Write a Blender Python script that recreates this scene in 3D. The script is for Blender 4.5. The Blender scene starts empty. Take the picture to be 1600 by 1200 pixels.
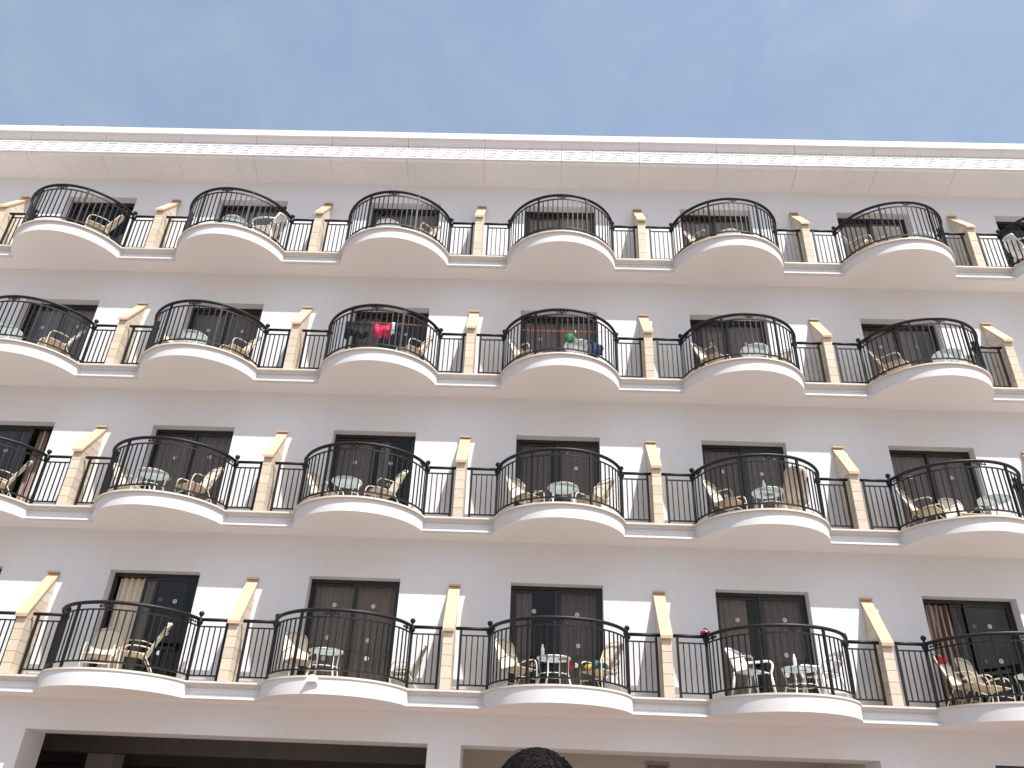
import bpy, bmesh, math, random
from mathutils import Vector, Matrix
random.seed(7)
R = math.radians
sc = bpy.context.scene
col = sc.collection

# ------------------------------------------------------------------ camera
cd = bpy.data.cameras.new('camera'); cam = bpy.data.objects.new('camera', cd); col.objects.link(cam)
cd.sensor_width = 36.0; cd.lens = 28.0125; cd.clip_start = 0.05; cd.clip_end = 3000
_r = Vector((0.99932788, 0.00858072, 0.03563934)); _u = Vector((-0.02647816, -0.50339762, 0.86364908)); _f = Vector((-0.02535149, 0.86401227, 0.50283208))
M = Matrix.Identity(4)
for i, v in enumerate((_r, _u, -_f)):
    for j in range(3): M[j][i] = v[j]
M.translation = Vector((9.37459212, -14.954029, -2.38619379))
cam.matrix_world = M
sc.camera = cam
# ------------------------------------------------------------------ sky, sun, exposure
to_sun = Vector((0.78, -1.0, 2.10)).normalized()
elev = math.asin(to_sun.z); azim = math.atan2(to_sun.x, to_sun.y)
w = bpy.data.worlds.new('World'); sc.world = w; w.use_nodes = True
nt = w.node_tree; bg = nt.nodes['Background']
sky = nt.nodes.new('ShaderNodeTexSky'); sky.sky_type = 'NISHITA'; sky.sun_disc = False
sky.sun_elevation = elev; sky.sun_rotation = azim
sky.altitude = 0; sky.air_density = 1.5; sky.dust_density = 4.0; sky.ozone_density = 1.0
bg.inputs['Strength'].default_value = 0.15
# thin high haze: faint pale wisps over the whole sky
wtc = nt.nodes.new('ShaderNodeTexCoord'); wmp = nt.nodes.new('ShaderNodeMapping'); wmp.inputs['Scale'].default_value = (2.2, 1.2, 3.0); wmp.inputs['Rotation'].default_value = (0.3, 0.5, 0.9)
wn = nt.nodes.new('ShaderNodeTexNoise'); wn.inputs['Scale'].default_value = 1.6; wn.inputs['Detail'].default_value = 6; wn.inputs['Distortion'].default_value = 0.6
wr = nt.nodes.new('ShaderNodeMapRange'); wr.inputs['From Min'].default_value = 0.35; wr.inputs['From Max'].default_value = 0.75; wr.inputs['To Min'].default_value = 0.35; wr.inputs['To Max'].default_value = 0.75
wm = nt.nodes.new('ShaderNodeMix'); wm.data_type = 'RGBA'; wm.inputs['B'].default_value = (1.8, 2.28, 3.05, 1)
nt.links.new(wtc.outputs['Generated'], wmp.inputs['Vector']); nt.links.new(wmp.outputs[0], wn.inputs['Vector']); nt.links.new(wn.outputs['Fac'], wr.inputs['Value'])
wn2 = nt.nodes.new('ShaderNodeTexNoise'); wn2.inputs['Scale'].default_value = 3.4; wn2.inputs['Detail'].default_value = 8; wn2.inputs['Roughness'].default_value = 0.6; wn2.inputs['Distortion'].default_value = 1.2
wc = nt.nodes.new('ShaderNodeValToRGB'); wc.color_ramp.elements[0].position = 0.36; wc.color_ramp.elements[1].position = 0.72
wc.color_ramp.elements[0].color = (1.66, 2.16, 2.95, 1); wc.color_ramp.elements[1].color = (2.25, 2.62, 3.22, 1)
nt.links.new(wmp.outputs[0], wn2.inputs['Vector']); nt.links.new(wn2.outputs['Fac'], wc.inputs['Fac']); nt.links.new(wc.outputs[0], wm.inputs['B'])
nt.links.new(wr.outputs[0], wm.inputs['Factor']); nt.links.new(sky.outputs[0], wm.inputs['A'])
nt.links.new(wm.outputs['Result'], bg.inputs['Color'])
sd = bpy.data.lights.new('sun', 'SUN'); sun = bpy.data.objects.new('sun', sd); col.objects.link(sun)
sd.energy = 5.0; sd.angle = R(0.53); sd.color = (1.0, 0.965, 0.92)
sun.rotation_euler = to_sun.to_track_quat('Z', 'Y').to_euler(); sun.location = (20, -20, 40)
vs = sc.view_settings; vs.view_transform = 'Standard'; vs.look = 'None'; vs.gamma = 1.0; vs.use_curve_mapping = False
vs.exposure = 0.48
sc.cycles.max_bounces = 10; sc.cycles.diffuse_bounces = 6; sc.cycles.transparent_max_bounces = 16
sc.cycles.use_denoising = True

# ------------------------------------------------------------------ dimensions (metres)
P = 3.9923; D = 0.571; GZ = -3.95
FZ = (0.0, 3.24, 6.559, 9.870)
BX = lambda b: (b + 0.5) * P            # middle of a bay
LW, BUL = 1.317, 0.966                          # balcony bulge: half width, depth
LR = (LW * LW + BUL * BUL) / (2 * BUL); LC = LR - BUL
RW, RB, RY, RZ = 1.273, 1.065, 0.143, 1.108    # railing
RR = (RW * RW + RB * RB) / (2 * RB); RC = RY - RB + RR
ZB = -0.293
XL, XR = -2 * P, 7 * P                          # building ends
DL, DR, DT = -0.919, 0.888, 2.130                 # door opening
REC = 0.215

# ------------------------------------------------------------------ materials
def mat(name, base, rough=0.6, var=0.0, scale=6.0, bump=0.0, bscale=60.0, metal=0.0, spec=0.5, tint=None, streak=0.0, coords='Object'):
    m = bpy.data.materials.new(name); m.use_nodes = True
    t = m.node_tree; b = t.nodes['Principled BSDF']
    b.inputs['Base Color'].default_value = (*base, 1); b.inputs['Roughness'].default_value = rough
    b.inputs['Metallic'].default_value = metal; b.inputs['Specular IOR Level'].default_value = spec
    tc = t.nodes.new('ShaderNodeTexCoord')
    if coords == 'World':
        geo = t.nodes.new('ShaderNodeNewGeometry'); src = geo.outputs['Position']
    else: src = tc.outputs[coords]
    last = None
    if var:
        n = t.nodes.new('ShaderNodeTexNoise'); n.inputs['Scale'].default_value = scale; n.inputs['Detail'].default_value = 7; n.inputs['Roughness'].default_value = 0.65
        t.links.new(src, n.inputs['Vector'])
        r = t.nodes.new('ShaderNodeValToRGB')
        r.color_ramp.elements[0].position = 0.3; r.color_ramp.elements[1].position = 0.72
        lo = tint if tint else tuple(c * (1 - var) for c in base)
        r.color_ramp.elements[0].color = (*lo, 1); r.color_ramp.elements[1].color = (*base, 1)
        t.links.new(n.outputs['Fac'], r.inputs['Fac']); last = r.outputs['Color']
        if streak:
            mp = t.nodes.new('ShaderNodeMapping'); mp.inputs['Scale'].default_value = (7.0, 7.0, 0.35)
            t.links.new(src, mp.inputs['Vector'])
            n2 = t.nodes.new('ShaderNodeTexNoise'); n2.inputs['Scale'].default_value = 1.0; n2.inputs['Detail'].default_value = 5
            t.links.new(mp.outputs[0], n2.inputs['Vector'])
            r2 = t.nodes.new('ShaderNodeValToRGB'); r2.color_ramp.elements[0].position = 0.28; r2.color_ramp.elements[1].position = 0.5
            d = 1 - streak
            r2.color_ramp.elements[0].color = (d, d * 0.985, d * 0.96, 1); r2.color_ramp.elements[1].color = (1, 1, 1, 1)
            t.links.new(n2.outputs['Fac'], r2.inputs['Fac'])
            mx = t.nodes.new('ShaderNodeMix'); mx.data_type = 'RGBA'; mx.blend_type = 'MULTIPLY'; mx.inputs['Factor'].default_value = 1
            t.links.new(last, mx.inputs['A']); t.links.new(r2.outputs['Color'], mx.inputs['B']); last = mx.outputs['Result']
        t.links.new(last, b.inputs['Base Color'])
    if bump:
        n = t.nodes.new('ShaderNodeTexNoise'); n.inputs['Scale'].default_value = bscale; n.inputs['Detail'].default_value = 4
        t.links.new(src, n.inputs['Vector'])
        bp = t.nodes.new('ShaderNodeBump'); bp.inputs['Strength'].default_value = bump; bp.inputs['Distance'].default_value = 0.01
        t.links.new(n.outputs['Fac'], bp.inputs['Height']); t.links.new(bp.outputs[0], b.inputs['Normal'])
    return m
def per_object(m, amount, hue=0.0):
    """vary a material a little from object to object"""
    t = m.node_tree; b = t.nodes['Principled BSDF']; inp = b.inputs['Base Color']
    oi = t.nodes.new('ShaderNodeObjectInfo'); hs = t.nodes.new('ShaderNodeHueSaturation')
    mr = t.nodes.new('ShaderNodeMapRange'); mr.inputs['To Min'].default_value = 1 - amount; mr.inputs['To Max'].default_value = 1 + amount * 0.6
    t.links.new(oi.outputs['Random'], mr.inputs['Value']); t.links.new(mr.outputs[0], hs.inputs['Value'])
    if inp.is_linked: t.links.new(inp.links[0].from_socket, hs.inputs['Color'])
    else: hs.inputs['Color'].default_value = inp.default_value
    t.links.new(hs.outputs[0], inp)
    return m
MT = {}
MT['paint'] = mat('white_paint', (0.70, 0.725, 0.76), 0.75, 0.035, 0.7, 0.08, 90, streak=0.015, coords='World')
MT['soffit'] = mat('white_soffit', (0.80, 0.805, 0.815), 0.8, 0.03, 0.9, 0.10, 70, coords='World')
MT['fascia'] = mat('fascia_paint', (0.66, 0.67, 0.69), 0.7, 0.03, 1.5, 0.08, 60, streak=0.03, coords='World')
MT['lip'] = mat('pale_marble', (0.70, 0.65, 0.59), 0.45, 0.14, 3.0, 0.05, 50, coords='World')
MT['cornice'] = mat('cornice_paint', (0.76, 0.775, 0.80), 0.7, 0.035, 1.2, 0.06, 50, streak=0.04, coords='World')
MT['stone'] = per_object(mat('limestone', (0.66, 0.565, 0.45), 0.8, 0.15, 9.0, 0.35, 55), 0.10)
MT['coping'] = per_object(mat('coping_stone', (0.60, 0.44, 0.30), 0.75, 0.14, 6.0, 0.2, 50), 0.08)
MT['mortar'] = mat('mortar', (0.40, 0.34, 0.27), 0.9, 0.1, 20)
MT['metal'] = mat('dark_metal', (0.009, 0.009, 0.011), 0.5, 0.3, 14, 0.05, 80, spec=0.35)
MT['frame'] = mat('dark_aluminium', (0.014, 0.013, 0.014), 0.4)
MT['room'] = mat('room_wall', (0.30, 0.28, 0.25), 0.9)
MT['curtain'] = per_object(mat('curtain_cloth', (0.66, 0.60, 0.52), 0.9, 0.12, 8), 0.2)
MT['curtain_cream'] = mat('cream_curtain_cloth', (0.74, 0.68, 0.55), 0.9, 0.1, 8)
MT['sticker'] = mat('white_sticker', (0.78, 0.80, 0.78), 0.6, 0.3, 40)
MT['sling'] = per_object(mat('beige_sling', (0.72, 0.64, 0.52), 0.85, 0.12, 12, 0.2, 200), 0.12)
MT['seat'] = per_object(mat('tan_seat', (0.58, 0.46, 0.34), 0.85, 0.15, 12, 0.2, 200), 0.15)
MT['tube'] = mat('cream_tube', (0.66, 0.60, 0.48), 0.4)
MT['white'] = mat('white_plastic', (0.82, 0.82, 0.80), 0.4, 0.05, 10)
MT['table_leg'] = mat('white_table_tube', (0.75, 0.75, 0.70), 0.4)
MT['pavement'] = mat('pavement', (0.29, 0.215, 0.175), 0.85, 0.2, 0.6, 0.2, 20, coords='World')
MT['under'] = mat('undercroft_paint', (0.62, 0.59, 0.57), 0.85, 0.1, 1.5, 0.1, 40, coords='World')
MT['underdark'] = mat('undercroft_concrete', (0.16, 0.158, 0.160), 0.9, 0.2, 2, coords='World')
def cloth(n, c): return mat(n, c, 0.85, 0.2, 10, 0.1, 150)
def glass(name, tint, ior=1.5, rough=0.0):
    m = bpy.data.materials.new(name); m.use_nodes = True; t = m.node_tree
    for n in list(t.nodes): t.nodes.remove(n)
    o = t.nodes.new('ShaderNodeOutputMaterial'); mx = t.nodes.new('ShaderNodeMixShader'); fr = t.nodes.new('ShaderNodeFresnel'); fr.inputs['IOR'].default_value = ior
    a = t.nodes.new('ShaderNodeBsdfTransparent'); a.inputs['Color'].default_value = (*tint, 1)
    g = t.nodes.new('ShaderNodeBsdfGlossy'); g.inputs['Roughness'].default_value = rough
    t.links.new(fr.outputs[0], mx.inputs[0]); t.links.new(a.outputs[0], mx.inputs[1]); t.links.new(g.outputs[0], mx.inputs[2]); t.links.new(mx.outputs[0], o.inputs[0])
    return m
MT['glass'] = glass('tinted_glass', (0.76, 0.74, 0.73), 1.36)
def frosted():
    m = bpy.data.materials.new('table_glass'); m.use_nodes = True; t = m.node_tree; b = t.nodes['Principled BSDF']
    b.inputs['Base Color'].default_value = (0.62, 0.68, 0.70, 1); b.inputs['Roughness'].default_value = 0.25
    tr = t.nodes.new('ShaderNodeBsdfTransparent'); tr.inputs['Color'].default_value = (0.85, 0.92, 0.92, 1)
    tl = t.nodes.new('ShaderNodeBsdfTranslucent'); tl.inputs['Color'].default_value = (0.62, 0.70, 0.72, 1)
    m1 = t.nodes.new('ShaderNodeMixShader'); m1.inputs[0].default_value = 0.45
    m2 = t.nodes.new('ShaderNodeMixShader'); m2.inputs[0].default_value = 0.35
    o = t.nodes['Material Output']
    t.links.new(b.outputs[0], m1.inputs[1]); t.links.new(tl.outputs[0], m1.inputs[2]); t.links.new(m1.outputs[0], m2.inputs[1]); t.links.new(tr.outputs[0], m2.inputs[2]); t.links.new(m2.outputs[0], o.inputs[0])
    return m
MT['table_glass'] = frosted()
def stripes():
    m = mat('striped_curtain_cloth', (0.6, 0.55, 0.5), 0.9); t = m.node_tree; b = t.nodes['Principled BSDF']
    tc = t.nodes.new('ShaderNodeTexCoord'); wv = t.nodes.new('ShaderNodeTexWave'); wv.inputs['Scale'].default_value = 2.6; wv.inputs['Distortion'].default_value = 0.5
    r = t.nodes.new('ShaderNodeValToRGB'); r.color_ramp.interpolation = 'CONSTANT'
    r.color_ramp.elements[0].color = (0.12, 0.06, 0.05, 1); r.color_ramp.elements[1].position = 0.38; r.color_ramp.elements[1].color = (0.62, 0.55, 0.47, 1)
    e = r.color_ramp.elements.new(0.75); e.color = (0.30, 0.20, 0.17, 1)
    t.links.new(tc.outputs['Object'], wv.inputs['Vector']); t.links.new(wv.outputs['Fac'], r.inputs['Fac']); t.links.new(r.outputs[0], b.inputs['Base Color'])
    return m
MT['striped'] = stripes()

# ------------------------------------------------------------------ mesh helpers
class MB:
    def __init__(s): s.v = []; s.f = []; s.sm = []
    def add(s, vs, fs, smooth=False):
        o = len(s.v); s.v += [tuple(v) for v in vs]
        for f in fs: s.f.append([i + o for i in f]); s.sm.append(smooth)
        return s
    def box(s, x0, x1, y0, y1, z0, z1):
        return s.add([(x0,y0,z0),(x1,y0,z0),(x1,y1,z0),(x0,y1,z0),(x0,y0,z1),(x1,y0,z1),(x1,y1,z1),(x0,y1,z1)],
                     [(0,3,2,1),(4,5,6,7),(0,1,5,4),(1,2,6,5),(2,3,7,6),(3,0,4,7)])
    def bbox(s, x0, x1, y0, y1, z0, z1, b):
        """box with chamfered edges"""
        bm = bmesh.new(); bmesh.ops.create_cube(bm, size=1)
        for v in bm.verts: v.co = Vector(((x0+x1)/2 + v.co.x*(x1-x0), (y0+y1)/2 + v.co.y*(y1-y0), (z0+z1)/2 + v.co.z*(z1-z0)))
        bmesh.ops.bevel(bm, geom=bm.edges[:], offset=b, segments=1, affect='EDGES')
        return s.frombm(bm)
    def frombm(s, bm, smooth=False):
        bm.verts.index_update()
        s.add([v.co[:] for v in bm.verts], [[v.index for v in f.verts] for f in bm.faces], smooth); bm.free(); return s
    def prism(s, poly, a, b, axis='z'):
        """extrude a 2-D polygon: axis z: (x,y); axis x: (y,z)"""
        n = len(poly)
        mk = (lambda p, t: (p[0], p[1], t)) if axis == 'z' else (lambda p, t: (t, p[0], p[1]))
        vs = [mk(p, a) for p in poly] + [mk(p, b) for p in poly]
        fs = [list(range(n))[::-1], list(range(n, 2*n))] + [(i, (i+1) % n, n+(i+1) % n, n+i) for i in range(n)]
        return s.add(vs, fs)
    def tube(s, path, r, n=6, closed=False, caps=True):
        pts = [Vector(p) for p in path]; m = len(pts); rings = []
        rad = r if isinstance(r, (list, tuple)) else [r] * m
        prev = None
        for i, p in enumerate(pts):
            if closed: t = pts[(i+1) % m] - pts[i-1]
            else: t = pts[min(i+1, m-1)] - pts[max(i-1, 0)]
            t.normalize()
            if prev is None: a = t.orthogonal().normalized()
            else:
                a = prev - t * prev.dot(t)
                a = a.normalized() if a.length > 1e-6 else t.orthogonal().normalized()
            prev = a; b = t.cross(a)
            rings.append([p + (a * math.cos(2*math.pi*k/n) + b * math.sin(2*math.pi*k/n)) * rad[i] for k in range(n)])
        vs = [v for rg in rings for v in rg]; fs = []
        for i in range(m if closed else m-1):
            j = (i+1) % m
            for k in range(n): fs.append((i*n+k, i*n+(k+1) % n, j*n+(k+1) % n, j*n+k))
        if not closed and caps: fs += [list(range(n))[::-1], list(range((m-1)*n, m*n))]
        return s.add(vs, fs, True)
    def lathe(s, prof, c=(0, 0, 0), n=12):
        vs = []; fs = []
        for (r, z) in prof:
            for k in range(n):
                a = 2*math.pi*k/n; vs.append((c[0]+r*math.cos(a), c[1]+r*math.sin(a), c[2]+z))
        for i in range(len(prof)-1):
            for k in range(n): fs.append((i*n+k, i*n+(k+1) % n, (i+1)*n+(k+1) % n, (i+1)*n+k))
        fs += [list(range(n))[::-1], list(range((len(prof)-1)*n, len(prof)*n))]
        return s.add(vs, fs, True)
    def grid(s, fn, nu, nv, smooth=True, thick=None):
        vs = [fn(i/(nu-1), j/(nv-1)) for i in range(nu) for j in range(nv)]
        fs = [(i*nv+j, (i+1)*nv+j, (i+1)*nv+j+1, i*nv+j+1) for i in range(nu-1) for j in range(nv-1)]
        if thick is None: return s.add(vs, fs, smooth)
        bm = bmesh.new(); bv = [bm.verts.new(v) for v in vs]
        for f in fs: bm.faces.new([bv[i] for i in f])
        bm.normal_update()
        bmesh.ops.solidify(bm, geom=bm.faces[:], thickness=thick)
        return s.frombm(bm, smooth)
    def mesh(s, name, m):
        me = bpy.data.meshes.new(name); me.from_pydata(s.v, [], s.f)
        me.polygons.foreach_set('use_smooth', s.sm)
        bm = bmesh.new(); bm.from_mesh(me); bmesh.ops.recalc_face_normals(bm, faces=bm.faces[:]); bm.to_mesh(me); bm.free()
        me.materials.append(MT[m] if isinstance(m, str) else m); me.update()
        return me
def obj(name, me, parent=None, loc=(0, 0, 0), rz=0.0, rot=None, scale=None):
    o = bpy.data.objects.new(name, me); col.objects.link(o); o.parent = parent; o.location = loc
    o.rotation_euler = rot if rot else (0, 0, rz)
    if scale: o.scale = scale if isinstance(scale, tuple) else (scale,)*3
    return o
def tag(o, label=None, cat=None, group=None, kind=None):
    if label: o['label'] = label
    if cat: o['category'] = cat
    if group: o['group'] = group
    if kind: o['kind'] = kind
    return o
def empty(name, loc=(0, 0, 0), parent=None, rz=0.0):
    return obj(name, None, parent, loc, rz)
def spline(pts, k=5):
    """Catmull-Rom through the points"""
    q = [Vector(p) for p in pts]; q = [q[0]*2 - q[1]] + q + [q[-1]*2 - q[-2]]; out = []
    for i in range(1, len(q)-2):
        for t in range(k):
            t /= k
            out.append(0.5*((2*q[i]) + (q[i+1]-q[i-1])*t + (2*q[i-1]-5*q[i]+4*q[i+1]-q[i+2])*t*t + (3*q[i]-q[i-1]-3*q[i+1]+q[i+2])*t**3))
    return out + [q[-2]]
ORD = {-1: 'leftmost', 0: 'second', 1: 'third', 2: 'fourth', 3: 'fifth', 4: 'sixth', 5: 'seventh'}
ROW = ('bottom row', 'third row from top', 'second row from top', 'top row')
def where(f, b):
    return ('leftmost balcony' if b == -1 else ORD[b] + ' balcony from left') + ', ' + ROW[f]

# ------------------------------------------------------------------ ground
g = MB().add([(-1200, -1200, GZ), (1200, -1200, GZ), (1200, 1200, GZ), (-1200, 1200, GZ)], [(0, 1, 2, 3)])
tag(obj('pavement', g.mesh('pavement', 'pavement')), kind='structure')

# ------------------------------------------------------------------ the hotel
hotel = empty('hotel_building', ((XL+XR)/2*0, 0, 0))
tag(hotel, 'long white hotel facade with four rows of curved balconies and a carved cornice', 'hotel')
VIS = [(f, b) for f in range(4) for b in range(-1, 6 if f == 3 else 5)]
DOORB = range(-1, 6)
TOPZ = 12.63   # where the cornice soffit meets the wall
# facade walls, one storey each, with the door openings cut out
for f in range(4):
    z0 = FZ[f]; z1 = FZ[f+1] + ZB if f < 3 else TOPZ + 0.05
    xs = [XL]
    for b in DOORB: xs += [BX(b)+DL, BX(b)+DR]
    xs.append(XR)
    m = MB()
    y0, y1 = D, D + 0.30
    zt = z0 + DT
    # front skin in columns plus reveals
    m.box(XL, XR, y0, y1, zt, z1)
    for i in range(0, len(xs), 2): m.box(xs[i], xs[i+1], y0, y1, z0 - 0.02, zt)
    obj('facade_wall', m.mesh('facade_wall', 'paint'), hotel)
# rooms behind the doors
for f in range(4):
    z0 = FZ[f]
    m = MB(); y0 = D + 0.31; y1 = D + 3.4; zc = z0 + 2.55
    m.add([(XL, y1, z0-.02), (XR, y1, z0-.02), (XR, y1, zc), (XL, y1, zc)], [(0, 1, 2, 3)])
    m.add([(XL, y0, zc), (XR, y0, zc), (XR, y1, zc), (XL, y1, zc)], [(0, 1, 2, 3)])
    m.add([(XL, D+.02, z0-.015), (XR, D+.02, z0-.015), (XR, y1, z0-.015), (XL, y1, z0-.015)], [(0, 1, 2, 3)])
    for d in range(-1, 7): m.box(d*P-.06, d*P+.06, y0, y1-.01, z0, zc-.01)
    obj('room_interior', m.mesh('room_interior', 'room'), hotel)
# body behind: side walls, back and roof
m = MB()
m.box(XL, XL+.3, D+.3, 12, GZ, TOPZ); m.box(XR-.3, XR, D+.3, 12, GZ, TOPZ); m.box(XL, XR, 11.7, 12, GZ, TOPZ); m.box(XL, XR, D+.05, 12, TOPZ+.051, TOPZ+.30)
obj('rear_walls_and_roof', m.mesh('rear_walls_and_roof', 'paint'), hotel)

# balcony slabs
def plan(f_straight, rad, inset_end=0.0, n=84):
    """outline of a slab edge from left to right"""
    pts = []
    half = math.asin(max(-1, min(1, (LC - f_straight) / rad)))   # angle where arc meets straight line (below centre)
    for b in range(-2, 7):
        cx = BX(b)
        a0 = math.acos((LC - f_straight) / rad)
        for k in range(n+1):
            a = -a0 + 2*a0*k/n
            pts.append((cx + rad*math.sin(a), LC - rad*math.cos(a)))
    return pts
def slab(mb, pts, z0, z1, back):
    """sheet between an outline and the wall line, with its vertical edge; quads along x so arcs stay clean"""
    pts = [(XL, pts[0][1])] + pts + [(XR, pts[-1][1])]
    n = len(pts)
    vs = [(x, y, z0) for x, y in pts] + [(x, y, z1) for x, y in pts] + [(x, back, z0) for x, y in pts] + [(x, back, z1) for x, y in pts]
    bm = bmesh.new(); bv = [bm.verts.new(v) for v in vs]
    for i in range(n-1):
        bm.faces.new((bv[i], bv[i+1], bv[n+i+1], bv[n+i]))
    for i in range(n-1):
        bm.faces.new((bv[i], bv[i+1], bv[2*n+i+1], bv[2*n+i])); bm.faces.new((bv[n+i], bv[n+i+1], bv[3*n+i+1], bv[3*n+i]))
        bm.faces.new((bv[2*n+i], bv[2*n+i+1], bv[3*n+i+1], bv[3*n+i]))
    bmesh.ops.delete(bm, geom=[v for v in bm.verts if not v.link_faces], context='VERTS')
    mb.frombm(bm)
for f in range(4):
    z = FZ[f]
    over = 0.018 if f == 0 else 0.045
    sl = MB(); slab(sl, plan(0.142, LR - over), z + ZB, z - 0.034, D + 0.02)
    sme = sl.mesh('balcony_slab', 'fascia'); sme.materials.append(MT['soffit'])
    for p in sme.polygons: p.material_index = 1 if abs(p.normal.z) > .7 else 0
    so = obj('balcony_slab', sme, hotel)
    lp = MB(); slab(lp, plan(0.0, LR), z - 0.033, z, D + 0.015)
    obj('floor_lip', lp.mesh('floor_lip', 'lip'), so)
    # mouldings on the straight stretches
    hx = math.sqrt((LR-over)**2 - (LC-0.02)**2) - .004 
    for b in range(-2, 6):
        x0 = BX(b) + hx; x1 = BX(b+1) - hx
        l = MB(); l.box(x0, x1, 0.040, 0.140, z + ZB + .002, z + ZB + 0.040)
        l.box(x0, x1, 0.112, 0.140, z + ZB + 0.041, z + ZB + 0.070); l.box(x0, x1, 0.122, 0.140, z - 0.135, z - 0.110)
        l.box(x0, x1, 0.095, 0.140, z - 0.066, z - 0.0345)
        obj('ledge_moulding', l.mesh('ledge_moulding', 'fascia'), so)

# stone piers between the bays: courses of limestone under a sloping coping
def clip(poly, za, zb):
    def half(pl, keep, zc):
        out = []
        for i in range(len(pl)):
            a, b = pl[i], pl[(i+1) % len(pl)]
            ka, kb = keep(a[1]), keep(b[1])
            if ka: out.append(a)
            if ka != kb:
                t = (zc - a[1]) / (b[1] - a[1]); out.append((a[0] + t*(b[0]-a[0]), zc))
        return out
    p = half(poly, lambda q: q >= za - 1e-9, za)
    return half(p, lambda q: q <= zb + 1e-9, zb) if p else p
PWD = 0.186
def pier_meshes(z1):
    yf = 0.006; yb = D - 0.002; zc = 2.02; yn = -.050
    sl_ = (zc - z1) / (D - yn)                      # slope of the coping's top
    zs = lambda y: z1 + (y - yn) * sl_ - .056       # underside of the coping
    prof = [(yf, 0.0), (yb, 0.0), (yb, zs(yb) - .001), (yf, zs(yf) - .001)]
    blocks = []; z = 0.0; k = 0
    while z < zc:
        h = 0.200 + (0.006 if k % 3 == 1 else -0.004)
        pl = clip(prof, z + .004, min(z + h - .004, zc))
        if len(pl) >= 3 and max(p[1] for p in pl) - min(p[1] for p in pl) > 0.03:
            blocks.append(MB().prism(pl, -PWD/2, PWD/2, 'x').mesh('stone_block', 'stone'))
        z += h; k += 1
    core = [(yf+.012, 0.0), (yb, 0.0), (yb, zs(yb) - .02), (yf+.012, zs(yf+.012) - .02)]
    mortar = MB().prism(core, -PWD/2+.011, PWD/2-.011, 'x').mesh('mortar', 'mortar')
    cp = [(yn + .004, zs(yn)), (D - .004, zs(D - .004)), (D - .004, zc), (yn, z1)]
    c1 = MB().prism(cp, -PWD/2-.019, PWD/2+.019, 'x').mesh('coping', 'coping')
    c2 = MB().bbox(-PWD/2-.022, PWD/2+.022, D-.075, D-.003, zc-.012, zc+.018, .004).mesh('coping_cap', 'coping')
    return blocks, mortar, c1, c2
PM = {0: pier_meshes(1.073), 1: pier_meshes(1.219)}
for f in range(4):
    for d in range(-1, 7):
        blocks, mortar, c1, c2 = PM[0 if f == 0 else 1]
        e = empty('stone_pier', (d*P - .026, 0, FZ[f]), hotel)
        obj('mortar', mortar, e)
        for me in blocks: obj('stone_block', me, e, loc=(random.uniform(-.0015, .0015), random.uniform(-.002, .002), 0))
        obj('coping', c1, e); obj('coping_cap', c2, e)

# sliding doors
fw = 0.055
def frame_mesh():
    m = MB(); y0, y1 = 0, .085
    m.box(DL+.002, DL+fw, y0, y1, 0.0, DT-.002); m.box(DR-fw, DR-.002, y0, y1, 0.0, DT-.002)
    m.box(DL+fw, DR-fw, y0, y1, DT-fw-.012, DT-.002); m.box(DL+fw, DR-fw, y0, y1, 0.0, .045)
    return m.mesh('frame', 'frame')
def leaf_mesh(wd):
    m = MB(); t = .055
    m.box(0, t, 0, .032, .047, DT-fw-.014); m.box(wd-t, wd, 0, .032, .047, DT-fw-.014)
    m.box(t, wd-t, 0, .032, DT-fw-.014-t, DT-fw-.014); m.box(t, wd-t, 0, .032, .047, .047+.075)
    return m.mesh('leaf_frame', 'frame')
LWD = (DR-DL-2*fw)/2 + .03
FM = frame_mesh(); LM = leaf_mesh(LWD)
PM_ = MB().box(.05, LWD-.05, .013, .019, .115, DT-fw-.065).mesh('pane', 'glass')
def sticker_mesh():
    m = MB(); n = 16; prof_in, prof_out = .020, .036
    vs = []; fs = []
    for r_ in (.042, .027, .014):
        for k in range(n): vs.append((r_*math.cos(2*math.pi*k/n), 0, r_*math.sin(2*math.pi*k/n)))
    for k in range(n): fs.append((k, (k+1) % n, n+(k+1) % n, n+k))
    fs.append([2*n+k for k in range(n)])
    m.add(vs, fs)
    for k in range(n//4): # little spokes
        a = 2*math.pi*k/(n//4)
        p = [(.013, -.18), (.028, -.12), (.028, .12), (.013, .18)]
        m.add([(r_*math.cos(a+t), 0, r_*math.sin(a+t)) for r_, t in p], [(0, 1, 2, 3)])
    return m.mesh('sticker', 'sticker')
SM = sticker_mesh()
SLID = {(0, 0): 'L', (1, -1): 'R', (0, 4): 'L'}
for f in range(4):
    for b in DOORB:
        e = empty('sliding_door', (BX(b), D + REC, FZ[f]), hotel)
        obj('door_frame', FM, e)
        xl = DL + fw; xr = DR - fw - LWD
        s = SLID.get((f, b))
        xo = xl if s != 'L' else xr - .25; xi = xr if s != 'R' else xl + .30
        for side, (x, y) in enumerate(((xo, .044), (xi, .008))):
            lf = obj('door_leaf', LM, e, (x, y, 0))
            obj('pane', PM_, e, (x, y, 0))
            if (f, b) in VIS:
                for zz in ((1.62, .98, .62) if f == 0 else (1.50, .95)):
                    if random.random() < (.97 if zz > 1.4 else .75):
                        obj('sticker', SM, e, (x + LWD/2 + random.uniform(-.05, .05), y + .010, zz + random.uniform(-.03, .03)), rot=(0, random.uniform(0, 3), 0))

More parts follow.
